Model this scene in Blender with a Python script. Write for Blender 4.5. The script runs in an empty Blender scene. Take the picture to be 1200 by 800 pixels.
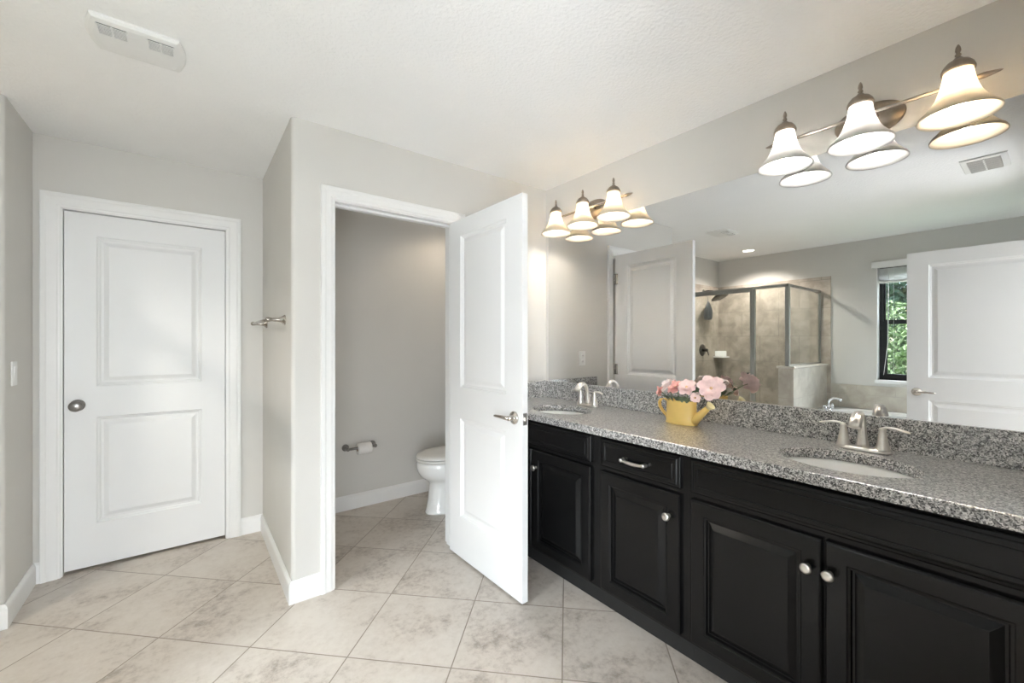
import bpy, bmesh, math, random
from mathutils import Vector, Matrix
random.seed(7)
PI = math.pi
S = bpy.context.scene
COL = S.collection
R = math.radians

# ------------------------------------------------------------------ camera
cam_d = bpy.data.cameras.new('camera')
cam_d.sensor_width = 36.0
cam_d.lens = 491.8 / 1200 * 36
cam_d.clip_start = 0.02
cam = bpy.data.objects.new('camera', cam_d)
cam.location = (0, 0, 1.3108)
cam.rotation_euler = (PI / 2, 0, -0.6557)
COL.objects.link(cam)
S.camera = cam

# ------------------------------------------------------------------ exposure, sky
S.view_settings.view_transform = 'Standard'
S.view_settings.look = 'None'
S.view_settings.gamma = 1.0
S.view_settings.use_curve_mapping = False
S.view_settings.exposure = 0.5
S.cycles.max_bounces = 10
S.cycles.diffuse_bounces = 6
S.cycles.glossy_bounces = 5
S.cycles.transmission_bounces = 8
S.cycles.transparent_max_bounces = 16
S.cycles.caustics_reflective = True
S.cycles.caustics_refractive = False
S.cycles.use_denoising = True
S.cycles.sample_clamp_indirect = 30.0
S.cycles.blur_glossy = 0.3

W = bpy.data.worlds.new('sky')
S.world = W
W.use_nodes = True
wn = W.node_tree
bg = wn.nodes['Background']
sky = wn.nodes.new('ShaderNodeTexSky')
sky.sky_type = 'NISHITA'
sky.sun_disc = False
sky.sun_elevation = R(50)
sky.sun_rotation = R(200)
wn.links.new(sky.outputs[0], bg.inputs[0])
bg.inputs[1].default_value = 0.5


def lamp(name, kind, loc, power, color=(1, 1, 1), size=None, size_y=None, aim=None, radius=None, spot=None, parent=None):
    d = bpy.data.lights.new(name, kind)
    d.energy = power
    d.color = color
    if kind == 'AREA':
        d.shape = 'RECTANGLE'
        d.size = size
        d.size_y = size_y or size
    if radius is not None and kind in ('POINT', 'SPOT'):
        d.shadow_soft_size = radius
    if spot:
        d.spot_size = spot
        d.spot_blend = 0.6
    o = bpy.data.objects.new(name, d)
    COL.objects.link(o)
    o.location = loc
    if aim is not None:
        o.rotation_euler = (Vector(aim) - Vector(loc)).to_track_quat('-Z', 'Y').to_euler()
    if parent is not None:
        o.parent = parent
        o.location = Vector(loc) - parent.location
    return o


# added area lamps: one stands for the open sky, the rest are fills
P_SKY, P_LOWFILL, P_REARFILL, P_SIDEFILL, P_UPFILL = 1850, 25, 142, 160, 108
lamp('added_sky_lamp', 'AREA', (-5.0, 0.6, 4.2), P_SKY, (0.875, 0.94, 1.0), 5.0, 2.6, aim=(-1.7, 0.8, 1.5))  # added lamp outside the window, stands in for the bright sky
lamp('low_fill_lamp', 'AREA', (-3.2, 0.85, 0.0), P_LOWFILL, (0.92, 0.955, 1.0), 1.6, 1.6, aim=(-1.7, 0.85, 1.45))  # added low lamp aimed up through the window to lift the ceiling
lamp('bedroom_rear_fill', 'AREA', (0.1, -3.6, 1.35), P_REARFILL, (0.875, 0.94, 1.0), 2.6, 1.7, aim=(0.1, 0, 1.35))  # added fill at the back of the unseen bedroom, no window there
lamp('bedroom_side_fill', 'AREA', (-1.95, -1.45, 1.4), P_SIDEFILL, (0.875, 0.94, 1.0), 1.7, 1.7, aim=(0.2, 0, 1.3))  # added side fill, reaches floor and cabinets through the entry doorway
lamp('bedroom_up_fill', 'AREA', (-1.0, -0.95, 0.02), P_UPFILL, (0.895, 0.95, 1.0), 1.3, 1.1, aim=(1.1, 1.1, 2.44))  # added upward fill near the bedroom floor, brightens the bathroom ceiling
E_FAR, E_NEAR = 60.0, 58.0
WC_P, SHOWER_P = 7.5, 80.0

# ------------------------------------------------------------------ room numbers (metres)
WX, WY, CX, DY, LX = 2.1205, 2.339, 0.406, 3.376, -0.670   # mirror wall, toilet-room wall, its corner, closet-door wall, left stub
CEIL = 2.44
SY = 2.935      # shower end wall
FX = -1.72      # window wall
EY = -0.06      # entry wall

# ------------------------------------------------------------------ materials


def nd(nt, t, **kw):
    n = nt.nodes.new(t)
    for k, v in kw.items():
        setattr(n, k, v)
    return n


def base_mat(name):
    m = bpy.data.materials.new(name)
    m.use_nodes = True
    nt = m.node_tree
    return m, nt, nt.nodes['Principled BSDF'], nt.nodes['Material Output']


def mth(nt, op, a, b=None):
    n = nd(nt, 'ShaderNodeMath', operation=op)
    for i, x in enumerate((a, b)):
        if x is None:
            continue
        if isinstance(x, (int, float)):
            n.inputs[i].default_value = x
        else:
            nt.links.new(x, n.inputs[i])
    return n.outputs[0]


def ramp(nt, fac, stops, interp='LINEAR'):
    n = nd(nt, 'ShaderNodeValToRGB')
    cr = n.color_ramp
    cr.interpolation = interp
    while len(cr.elements) < len(stops):
        cr.elements.new(0.5)
    for e, (p, c) in zip(cr.elements, stops):
        e.position = p
        e.color = (c, c, c, 1) if isinstance(c, (int, float)) else (*c, 1)
    nt.links.new(fac, n.inputs[0])
    return n.outputs[0]


def simple(name, col, rough=0.5, metal=0.0, var=0.04, scale=30, bump=0.0, bscale=200, spec=0.5, coat=0.0, aniso=0.0):
    m, nt, b, out = base_mat(name)
    tc = nd(nt, 'ShaderNodeTexCoord')
    nz = nd(nt, 'ShaderNodeTexNoise')
    nz.inputs['Scale'].default_value = scale
    nz.inputs['Detail'].default_value = 3
    nt.links.new(tc.outputs['Object'], nz.inputs['Vector'])
    lo = tuple(max(0, c * (1 - var)) for c in col)
    hi = tuple(min(1, c * (1 + var)) for c in col)
    nt.links.new(ramp(nt, nz.outputs['Fac'], [(0.3, lo), (0.7, hi)]), b.inputs['Base Color'])
    b.inputs['Roughness'].default_value = rough
    b.inputs['Metallic'].default_value = metal
    b.inputs['Specular IOR Level'].default_value = spec
    b.inputs['Coat Weight'].default_value = coat
    if bump:
        n2 = nd(nt, 'ShaderNodeTexNoise')
        n2.inputs['Scale'].default_value = bscale
        n2.inputs['Detail'].default_value = 2
        nt.links.new(tc.outputs['Object'], n2.inputs['Vector'])
        bp = nd(nt, 'ShaderNodeBump')
        bp.inputs['Strength'].default_value = bump
        bp.inputs['Distance'].default_value = 0.004
        nt.links.new(n2.outputs['Fac'], bp.inputs['Height'])
        nt.links.new(bp.outputs[0], b.inputs['Normal'])
    return m


def granite_mat():
    m, nt, b, out = base_mat('speckled_granite')
    tc = nd(nt, 'ShaderNodeTexCoord')
    nz = nd(nt, 'ShaderNodeTexNoise')
    nz.inputs['Scale'].default_value = 90
    nz.inputs['Detail'].default_value = 2
    nt.links.new(tc.outputs['Object'], nz.inputs['Vector'])
    mix = nd(nt, 'ShaderNodeMix', data_type='VECTOR')
    mix.inputs['Factor'].default_value = 0.012
    nt.links.new(tc.outputs['Object'], mix.inputs['A'])
    nt.links.new(nz.outputs['Color'], mix.inputs['B'])
    vo = nd(nt, 'ShaderNodeTexVoronoi')
    vo.inputs['Scale'].default_value = 290
    nt.links.new(mix.outputs['Result'], vo.inputs['Vector'])
    sx = nd(nt, 'ShaderNodeSeparateColor')
    nt.links.new(vo.outputs['Color'], sx.inputs[0])
    n2 = nd(nt, 'ShaderNodeTexNoise')
    n2.inputs['Scale'].default_value = 80
    n2.inputs['Detail'].default_value = 3
    nt.links.new(tc.outputs['Object'], n2.inputs['Vector'])
    f = mth(nt, 'ADD', mth(nt, 'MULTIPLY', sx.outputs[0], 0.62), mth(nt, 'MULTIPLY', n2.outputs['Fac'], 0.72))
    f = mth(nt, 'SUBTRACT', f, 0.17)
    c = ramp(nt, f, [(0.0, (.008, .008, .009)), (0.26, (.018, .018, .019)), (0.36, (.11, .108, .106)),
                     (0.50, (.28, .276, .272)), (0.64, (.50, .495, .485)), (0.82, (.74, .73, .715))])
    nt.links.new(c, b.inputs['Base Color'])
    b.inputs['Roughness'].default_value = 0.22
    b.inputs['Specular IOR Level'].default_value = 0.7
    b.inputs['Coat Weight'].default_value = 1.0
    b.inputs['Coat Roughness'].default_value = 0.28
    b.inputs['Coat IOR'].default_value = 1.6
    return m


def floor_mat():
    m, nt, b, out = base_mat('diagonal_stone_tile')
    g = nd(nt, 'ShaderNodeNewGeometry')
    sp = nd(nt, 'ShaderNodeSeparateXYZ')
    nt.links.new(g.outputs['Position'], sp.inputs[0])
    x, y = sp.outputs[0], sp.outputs[1]
    P = 0.627
    a = mth(nt, 'DIVIDE', mth(nt, 'SUBTRACT', mth(nt, 'ADD', x, y), 2.946), P)
    c = mth(nt, 'DIVIDE', mth(nt, 'SUBTRACT', mth(nt, 'SUBTRACT', y, x), 0.025), P)
    ds = []
    for q in (a, c):
        fr = mth(nt, 'FRACT', q)
        ds.append(mth(nt, 'MULTIPLY', mth(nt, 'MINIMUM', fr, mth(nt, 'SUBTRACT', 1.0, fr)), P / math.sqrt(2)))
    d = mth(nt, 'MINIMUM', ds[0], ds[1])
    tile = mth(nt, 'SMOOTHSTEP' if False else 'GREATER_THAN', d, 0.0026)
    cb = nd(nt, 'ShaderNodeCombineXYZ')
    nt.links.new(mth(nt, 'FLOOR', a), cb.inputs[0])
    nt.links.new(mth(nt, 'FLOOR', c), cb.inputs[1])
    wnz = nd(nt, 'ShaderNodeTexWhiteNoise')
    nt.links.new(cb.outputs[0], wnz.inputs['Vector'])
    va = nd(nt, 'ShaderNodeVectorMath', operation='MULTIPLY_ADD')
    nt.links.new(wnz.outputs['Color'], va.inputs[0])
    va.inputs[1].default_value = (7, 7, 7)
    nt.links.new(g.outputs['Position'], va.inputs[2])
    n1 = nd(nt, 'ShaderNodeTexNoise')
    n1.inputs['Scale'].default_value = 3.6
    n1.inputs['Detail'].default_value = 9
    n1.inputs['Roughness'].default_value = 0.62
    n1.inputs['Distortion'].default_value = 0.25
    nt.links.new(va.outputs[0], n1.inputs['Vector'])
    n2 = nd(nt, 'ShaderNodeTexNoise')
    n2.inputs['Scale'].default_value = 34
    n2.inputs['Detail'].default_value = 6
    n2.inputs['Roughness'].default_value = 0.7
    nt.links.new(va.outputs[0], n2.inputs['Vector'])
    f = mth(nt, 'ADD', mth(nt, 'MULTIPLY', n1.outputs['Fac'], 0.60), mth(nt, 'MULTIPLY', n2.outputs['Fac'], 0.40))
    f = mth(nt, 'ADD', f, mth(nt, 'MULTIPLY', mth(nt, 'SUBTRACT', wnz.outputs['Value'], 0.5), 0.05))
    col = ramp(nt, f, [(0.36, (.33, .285, .245)), (0.43, (.475, .42, .37)), (0.49, (.565, .51, .455)), (0.60, (.615, .565, .51))])
    mx = nd(nt, 'ShaderNodeMix', data_type='RGBA')
    nt.links.new(tile, mx.inputs['Factor'])
    mx.inputs['A'].default_value = (.27, .225, .185, 1)
    nt.links.new(col, mx.inputs['B'])
    nt.links.new(mx.outputs['Result'], b.inputs['Base Color'])
    b.inputs['Roughness'].default_value = 0.32
    b.inputs['Specular IOR Level'].default_value = 0.4
    bp = nd(nt, 'ShaderNodeBump')
    bp.inputs['Strength'].default_value = 0.5
    bp.inputs['Distance'].default_value = 0.002
    h = mth(nt, 'ADD', tile, mth(nt, 'MULTIPLY', f, 0.35))
    nt.links.new(h, bp.inputs['Height'])
    nt.links.new(bp.outputs[0], b.inputs['Normal'])
    return m


def wall_tile_mat(name, c_lo, c_hi, grout, rh=0.33, bw=0.45):
    m, nt, b, out = base_mat(name)
    g = nd(nt, 'ShaderNodeNewGeometry')
    sp = nd(nt, 'ShaderNodeSeparateXYZ')
    nt.links.new(g.outputs['Position'], sp.inputs[0])
    cb = nd(nt, 'ShaderNodeCombineXYZ')
    nt.links.new(mth(nt, 'ADD', sp.outputs[0], sp.outputs[1]), cb.inputs[0])
    nt.links.new(mth(nt, 'ADD', sp.outputs[2], 0.27), cb.inputs[1])
    br = nd(nt, 'ShaderNodeTexBrick')
    br.inputs['Scale'].default_value = 1.0
    br.inputs['Mortar Size'].default_value = 0.0035
    br.inputs['Brick Width'].default_value = bw
    br.inputs['Row Height'].default_value = rh
    br.inputs['Color1'].default_value = (0.3, 0.3, 0.3, 1)
    br.inputs['Color2'].default_value = (0.7, 0.7, 0.7, 1)
    br.inputs['Mortar'].default_value = (0.5, 0.5, 0.5, 1)
    nt.links.new(cb.outputs[0], br.inputs['Vector'])
    n1 = nd(nt, 'ShaderNodeTexNoise')
    n1.inputs['Scale'].default_value = 7
    n1.inputs['Detail'].default_value = 8
    n1.inputs['Roughness'].default_value = 0.6
    n1.inputs['Distortion'].default_value = 0.3
    nt.links.new(g.outputs['Position'], n1.inputs['Vector'])
    f = mth(nt, 'ADD', mth(nt, 'MULTIPLY', n1.outputs['Fac'], 0.85), mth(nt, 'MULTIPLY', br.outputs['Color'], 0.15))
    col = ramp(nt, f, [(0.36, c_lo), (0.62, c_hi)])
    mx = nd(nt, 'ShaderNodeMix', data_type='RGBA')
    nt.links.new(br.outputs['Fac'], mx.inputs['Factor'])
    nt.links.new(col, mx.inputs['A'])
    mx.inputs['B'].default_value = (*grout, 1)
    nt.links.new(mx.outputs['Result'], b.inputs['Base Color'])
    b.inputs['Roughness'].default_value = 0.35
    return m


def glass_mat(name, tint=(0.96, 0.98, 0.97), refl=0.06):
    m, nt, b, out = base_mat(name)
    nt.nodes.remove(b)
    tr = nd(nt, 'ShaderNodeBsdfTransparent')
    tr.inputs[0].default_value = (*tint, 1)
    gl = nd(nt, 'ShaderNodeBsdfGlossy')
    gl.inputs['Roughness'].default_value = 0.02
    lw = nd(nt, 'ShaderNodeLayerWeight')
    lw.inputs[0].default_value = 0.5
    fac = mth(nt, 'ADD', mth(nt, 'MULTIPLY', mth(nt, 'POWER', lw.outputs['Facing'], 4.0), 0.5), 0.025)
    mx = nd(nt, 'ShaderNodeMixShader')
    nt.links.new(fac, mx.inputs[0])
    nt.links.new(tr.outputs[0], mx.inputs[1])
    nt.links.new(gl.outputs[0], mx.inputs[2])
    nt.links.new(mx.outputs[0], out.inputs[0])
    return m


def mirror_mat():
    m, nt, b, out = base_mat('silvered_mirror')
    b.inputs['Base Color'].default_value = (.71, .715, .715, 1)
    b.inputs['Metallic'].default_value = 1.0
    b.inputs['Roughness'].default_value = 0.0
    return m


def shade_mat(name, col):
    m, nt, b, out = base_mat(name)
    nt.nodes.remove(b)
    di = nd(nt, 'ShaderNodeBsdfDiffuse')
    di.inputs[0].default_value = (*col, 1)
    tl = nd(nt, 'ShaderNodeBsdfTranslucent')
    tl.inputs[0].default_value = (*col, 1)
    mx = nd(nt, 'ShaderNodeMixShader')
    mx.inputs[0].default_value = 0.36
    nt.links.new(di.outputs[0], mx.inputs[1])
    nt.links.new(tl.outputs[0], mx.inputs[2])
    gl = nd(nt, 'ShaderNodeBsdfGlossy')
    gl.inputs['Roughness'].default_value = 0.25
    m2 = nd(nt, 'ShaderNodeMixShader')
    m2.inputs[0].default_value = 0.05
    nt.links.new(mx.outputs[0], m2.inputs[1])
    nt.links.new(gl.outputs[0], m2.inputs[2])
    nt.links.new(m2.outputs[0], out.inputs[0])
    return m


def emit(name, col, s):
    m, nt, b, out = base_mat(name)
    b.inputs['Base Color'].default_value = (*col, 1)
    b.inputs['Emission Color'].default_value = (*col, 1)
    b.inputs['Emission Strength'].default_value = s
    return m


WALLC = (.662, .648, .620)
M = {
    'wall': simple('greige_wall_paint', WALLC, 0.75, var=0.012, scale=4, bump=0.12, bscale=160, spec=0.25),
    'ceil': simple('white_textured_ceiling', (.90, .90, .90), 0.85, var=0.01, scale=4, bump=0.8, bscale=70, spec=0.15),
    'trim': simple('white_semigloss_trim', (.82, .82, .815), 0.35, var=0.008, spec=0.4),
    'door': simple('white_door_paint', (.80, .803, .807), 0.38, var=0.01, scale=3, bump=0.04, bscale=300, spec=0.4),
    'floor': floor_mat(),
    'granite': granite_mat(),
    'cab': simple('black_cabinet_paint', (.0050, .0050, .0052), 0.25, var=0.15, scale=9, bump=0.03, bscale=60, spec=0.26),
    'toe': simple('black_toe_kick', (.008, .008, .008), 0.6, var=0.1),
    'nickel': simple('brushed_nickel', (.62, .58, .53), 0.24, 1.0, var=0.05, scale=60),
    'nickel_l': simple('satin_nickel', (.72, .695, .66), 0.28, 1.0, var=0.04, scale=60),
    'bronze': simple('aged_nickel', (.36, .31, .26), 0.32, 1.0, var=0.12, scale=50),
    'chrome': simple('chrome', (.80, .80, .81), 0.08, 1.0, var=0.02),
    'steel': simple('dark_pewter', (.30, .29, .28), 0.3, 1.0, var=0.06, scale=60),
    'oiled': simple('oiled_bronze', (.13, .12, .11), 0.35, 1.0, var=0.1, scale=60),
    'towelm': simple('antique_nickel', (.44, .41, .37), 0.26, 1.0, var=0.06, scale=60),
    'alu': simple('brushed_frame_metal', (.42, .42, .40), 0.38, 1.0, var=0.05, scale=80),
    'ceramic': simple('white_vitreous_china', (.90, .90, .89), 0.08, var=0.005, spec=0.6, coat=0.3),
    'seat': simple('white_seat_plastic', (.82, .81, .78), 0.2, var=0.005),
    'acrylic': simple('white_acrylic', (.85, .85, .84), 0.12, var=0.005),
    'plastic': simple('white_plastic', (.80, .80, .79), 0.35, var=0.01),
    'vent': simple('white_vent_enamel', (.80, .80, .79), 0.4, var=0.01),
    'ventdark': simple('vent_painted_shade', (.10, .10, .10), 0.7, var=0.1),  # flat dark colour painted for the shade inside fan and register
    'paper': simple('toilet_tissue', (.86, .85, .83), 0.95, var=0.02, scale=80, bump=0.2, bscale=400),
    'card': simple('cardboard', (.36, .27, .19), 0.9, var=0.08),
    'can': simple('yellow_painted_tin', (.80, .55, .17), 0.34, var=0.05, scale=14),
    'can_in': simple('cream_tin_lip', (.86, .75, .42), 0.4, var=0.03),
    'petal': simple('pale_pink_petals', (.92, .70, .68), 0.7, var=0.10, scale=40),
    'petal2': simple('salmon_petals', (.86, .47, .42), 0.7, var=0.15, scale=40),
    'petal3': simple('blush_white_petals', (.93, .82, .79), 0.7, var=0.08, scale=40),
    'core': simple('flower_core', (.75, .50, .30), 0.8, var=0.2, scale=200),
    'leaf': simple('dusty_green_leaf', (.12, .155, .09), 0.6, var=0.35, scale=40),
    'stem': simple('green_stem', (.12, .17, .07), 0.6, var=0.2),
    'glass': glass_mat('clear_glass'),
    'mirror': mirror_mat(),
    'shower_tile': wall_tile_mat('taupe_shower_tile', (.34, .295, .25), (.55, .49, .425), (.35, .31, .27)),
    'tub_tile': wall_tile_mat('beige_tub_tile', (.46, .42, .36), (.60, .56, .49), (.5, .46, .4), 0.33, 0.33),
    'cap': simple('cream_stone_cap', (.66, .62, .56), 0.25, var=0.06, scale=12),
    'black': simple('black_window_frame', (.012, .012, .013), 0.4, var=0.1),
    'blind': simple('white_blind_vinyl', (.82, .82, .82), 0.4, var=0.01),
    'mesh': simple('grey_mesh_sponge', (.27, .28, .285), 0.9, var=0.3, scale=120, bump=0.8, bscale=250),
    'grass': simple('lawn_green', (.10, .17, .04), 0.9, var=0.4, scale=6),
    'leafd': simple('dark_tree_leaves', (.10, .16, .09), 0.6, var=0.35, scale=7),
    'leafl': simple('bright_shrub_leaves', (.17, .23, .10), 0.6, var=0.35, scale=9),
    'bark': simple('brown_bark', (.09, .06, .04), 0.9, var=0.3),
    'carpet': simple('bedroom_carpet', (.45, .41, .36), 0.95, var=0.08, scale=60),
    'shade_warm': shade_mat('frosted_shade_glass', (.68, .62, .52)),
    'shade_cool': shade_mat('white_shade_glass', (.66, .655, .64)),
    'bulb_dim': emit('dim_warm_bulb', (1.0, .945, .86), E_FAR),
    'bulb_warm': emit('warm_bulb', (1.0, .93, .83), E_NEAR),
    'bulb_cool': emit('cool_bulb', (1.0, .97, .94), E_NEAR),
    'down': emit('downlight_lens', (1.0, .93, .82), 7.0),
}

# ------------------------------------------------------------------ geometry helpers


class MB:
    def __init__(s):
        s.v, s.f, s.sm = [], [], []

    def add(s, vs, fs, smooth=False):
        o = len(s.v)
        s.v += [Vector(p) for p in vs]
        s.f += [tuple(i + o for i in f) for f in fs]
        s.sm += [smooth] * len(fs)
        return s

    def box(s, x0, x1, y0, y1, z0, z1):
        return s.add([(x, y, z) for z in (z0, z1) for y in (y0, y1) for x in (x0, x1)],
                     [(0, 2, 3, 1), (4, 5, 7, 6), (0, 1, 5, 4), (2, 6, 7, 3), (0, 4, 6, 2), (1, 3, 7, 5)])

    def loft(s, rings, cap0=True, cap1=True, smooth=True, closed=True):
        n = len(rings[0])
        vs = [p for r in rings for p in r]
        fs = []
        for i in range(len(rings) - 1):
            for j in range(n if closed else n - 1):
                k = (j + 1) % n
                fs.append((i * n + j, i * n + k, (i + 1) * n + k, (i + 1) * n + j))
        s.add(vs, fs, smooth)
        if cap0:
            s.add(rings[0], [tuple(range(n))[::-1]])
        if cap1:
            s.add(rings[-1], [tuple(range(n))])
        return s

    def lathe(s, prof, c=(0, 0, 0), axis=(0, 0, 1), seg=28, smooth=True, sx=1.0, sy=1.0, caps=True):
        q = Vector((0, 0, 1)).rotation_difference(Vector(axis).normalized()).to_matrix()
        c = Vector(c)
        rings = []
        for r, z in prof:
            r = max(r, 1e-5)
            rings.append([c + q @ Vector((r * sx * math.cos(2 * PI * i / seg), r * sy * math.sin(2 * PI * i / seg), z)) for i in range(seg)])
        return s.loft(rings, caps, caps, smooth=smooth)

    def sweep(s, pts, rad, seg=14, squash=1.0, up=(0, 0, 1), smooth=True):
        pts = [Vector(p) for p in pts]
        if isinstance(rad, (int, float)):
            rad = [rad] * len(pts)
        rings = []
        n0 = None
        for i, p in enumerate(pts):
            t = (pts[min(i + 1, len(pts) - 1)] - pts[max(i - 1, 0)]).normalized()
            if n0 is None:
                u = Vector(up)
                if abs(u.dot(t)) > 0.95:
                    u = Vector((1, 0, 0)) if abs(t.x) < 0.9 else Vector((0, 1, 0))
                n0 = (u - t * u.dot(t)).normalized()
            else:
                n0 = (n0 - t * n0.dot(t)).normalized()
            b = t.cross(n0)
            r = rad[i]
            rings.append([p + (n0 * math.cos(2 * PI * k / seg) * squash + b * math.sin(2 * PI * k / seg)) * r for k in range(seg)])
        return s.loft(rings, smooth=smooth)

    def prism(s, poly, z0, z1, smooth=False):
        n = len(poly)
        s.add([(x, y, z0) for x, y in poly] + [(x, y, z1) for x, y in poly],
              [tuple(range(n))[::-1], tuple(range(n, 2 * n))])
        s.add([(x, y, z0) for x, y in poly] + [(x, y, z1) for x, y in poly],
              [(i, (i + 1) % n, n + (i + 1) % n, n + i) for i in range(n)], smooth)
        return s

    def build(s, name, mat, parent=None, bevel=0.0, bseg=2, origin=None, bang=35):
        me = bpy.data.meshes.new(name)
        off = Vector((0, 0, 0))
        p = parent
        while p is not None:
            off += p.location
            p = p.parent
        if origin is not None:
            off = Vector(origin)
        me.from_pydata([tuple(v - off) for v in s.v], [], s.f)
        for poly, sm in zip(me.polygons, s.sm):
            poly.use_smooth = sm
        bm = bmesh.new()
        bm.from_mesh(me)
        bmesh.ops.remove_doubles(bm, verts=bm.verts, dist=1e-5)
        bmesh.ops.recalc_face_normals(bm, faces=bm.faces)
        if bevel:
            es = [e for e in bm.edges if len(e.link_faces) == 2 and e.calc_face_angle(0) > R(bang)]
            bmesh.ops.bevel(bm, geom=es, offset=bevel, segments=bseg, profile=0.5, affect='EDGES', clamp_overlap=True)
        bm.to_mesh(me)
        bm.free()
        me.materials.append(M[mat] if isinstance(mat, str) else mat)
        o = bpy.data.objects.new(name, me)
        COL.objects.link(o)
        if parent is not None:
            o.parent = parent
        if origin is not None:
            o.location = origin
        return o


def tag(o, label=None, cat=None, group=None, kind=None):
    if label: o['label'] = label
    if cat: o['category'] = cat
    if group: o['group'] = group
    if kind: o['kind'] = kind
    return o


def thing(name, label, cat, loc=(0, 0, 0), group=None, kind=None):
    o = bpy.data.objects.new(name, None)
    o.empty_display_size = 0.05
    COL.objects.link(o)
    o.location = loc
    return tag(o, label, cat, group, kind)


def struct(name, mb, mat, label, cat, bevel=0.0):
    return tag(mb.build(name, mat, bevel=bevel), label, cat, None, 'structure')


def arc(cx, cy, r, a0, a1, n=8):
    return [(cx + r * math.cos(R(a0 + (a1 - a0) * i / n)), cy + r * math.sin(R(a0 + (a1 - a0) * i / n))) for i in range(n + 1)]


def panel_slab(mb, T, wd, ht, panels, loops, t, both=True, edge=None):
    """A slab wd x ht x t with recessed / raised rectangular panels. T maps (u, v, depth) to the world; depth 0 is the front."""
    def face(side):
        def P(u, v, d):
            return T(u, v, d if side == 0 else -t - d)
        xs = [0, panels[0][0], panels[0][1], wd]
        ys = [0]
        for p in panels:
            ys += [p[2], p[3]]
        ys.append(ht)
        if edge and side == 0:
            ins = edge[-1][0]
            rr = [[P(a, a, d), P(wd - a, a, d), P(wd - a, ht - a, d), P(a, ht - a, d)] for a, d in edge]
            mb.loft(rr, False, False, smooth=False)
            xs[0], xs[-1], ys[0], ys[-1] = ins, wd - ins, ins, ht - ins
        for i in range(3):
            for j in range(len(ys) - 1):
                x0, x1, y0, y1 = xs[i], xs[i + 1], ys[j], ys[j + 1]
                if i == 1 and j % 2 == 1:
                    rr = [[P(x0 + a, y0 + a, d), P(x1 - a, y0 + a, d), P(x1 - a, y1 - a, d), P(x0 + a, y1 - a, d)] for a, d in loops]
                    mb.loft(rr, False, True, smooth=False)
                else:
                    mb.add([P(x0, y0, 0), P(x1, y0, 0), P(x1, y1, 0), P(x0, y1, 0)], [(0, 1, 2, 3)])
    face(0)
    e0 = edge[0][1] if edge else 0
    if both:
        face(1)
    else:
        mb.add([T(0, 0, -t), T(wd, 0, -t), T(wd, ht, -t), T(0, ht, -t)], [(0, 1, 2, 3)])
    c = [(0, 0), (wd, 0), (wd, ht), (0, ht)]
    for i in range(4):
        (a, b), (p, q) = c[i], c[(i + 1) % 4]
        mb.add([T(a, b, e0), T(p, q, e0), T(p, q, -t), T(a, b, -t)], [(0, 1, 2, 3)])
    return mb


DOOR_LOOPS = [(0, 0), (0.005, -0.006), (0.012, -0.008), (0.018, -0.0135), (0.030, -0.0135), (0.050, -0.0050), (0.053, -0.0040)]


def casing(mb, P, u0, u1, top, wd=0.07, th=0.018):
    """Mitred colonial casing round three sides of an opening; P(u, z, out) maps to the world."""
    prof = [(0.0, 0.0), (0.0, th * .55), (0.010, th * .62), (0.016, th * .80), (0.030, th * .84), (wd - 0.026, th * .90), (wd - 0.018, th * 1.1), (wd - 0.004, th * 1.12), (wd, th), (wd, 0.0)]
    rings = []
    for u, o in prof:
        rings.append([P(u0 - u, 0, o), P(u0 - u, top + u, o), P(u1 + u, top + u, o), P(u1 + u, 0, o)])
    mb.loft(rings, False, False, smooth=False, closed=False)
    for idx in (0, 3):
        mb.add([r[idx] for r in rings], [tuple(range(len(rings)))])
    return mb


def baseboard(mb, a, b, n, h=0.112, t=0.014, m0=0.0, m1=0.0):
    """Board from a to b (plan points on the wall face), n = outward normal, m0 / m1 lengthen the outer face for mitres."""
    a, b, n = Vector((*a, 0)), Vector((*b, 0)), Vector((*n, 0))
    d = (b - a).normalized()
    prof = [(0, 0), (t, 0), (t, h - 0.022), (t * .8, h - 0.012), (t * .45, h - 0.004), (t * .35, h), (0, h)]
    r0 = [a + n * o - d * (m0 * o / t) + Vector((0, 0, z)) for o, z in prof]
    r1 = [b + n * o + d * (m1 * o / t) + Vector((0, 0, z)) for o, z in prof]
    mb.loft([r0, r1], True, True, smooth=False)
    return mb


# ------------------------------------------------------------------ the room shell
struct('floor', MB().box(-1.9, 2.3, -0.17, 3.6, -0.08, 0.0), 'floor', 'floor of beige stone tiles laid on the diagonal', 'floor')
struct('ceiling', MB().box(-1.9, 2.3, -0.17, 3.6, CEIL, CEIL + 0.1), 'ceil', 'white lightly textured bathroom ceiling', 'ceiling')
struct('wall_right', MB().box(WX, WX + 0.14, -0.17, DY + 0.2, 0, CEIL), 'wall', 'greige wall behind the long mirror and vanity', 'wall')

OP0, OP1, OPT = 0.614, 1.335, 2.055     # toilet-room doorway
WB = WY + 0.115
rb = 0.022
poly = [(OP0 - .012, WY)] + [(OP0 - .012, WB), (CX + 0.115, WB), (CX + 0.115, DY), (CX, DY)] + \
       [(p[0], p[1]) for p in arc(CX + rb, WY + rb, rb, 180, 270, 8)]
mb = MB().prism(poly, 0, CEIL)
mb.box(OP0 - .012, OP1 + .012, WY, WB, OPT + .012, CEIL)
mb.box(OP1 + .012, WX, WY, WB, 0, CEIL)
struct('wall_back', mb, 'wall', 'greige wall round the open toilet room doorway', 'wall')
D0, D1, DT = -0.559, 0.193, 2.05        # closet doorway
mb = MB()
mb.box(-0.8, D0 - .012, DY, DY + .12, 0, CEIL).box(D1 + .012, WX, DY, DY + .12, 0, CEIL).box(D0 - .012, D1 + .012, DY, DY + .12, DT + .012, CEIL)
mb.box(-0.8, 0.5, DY + .12, DY + .18, 0, CEIL)
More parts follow.
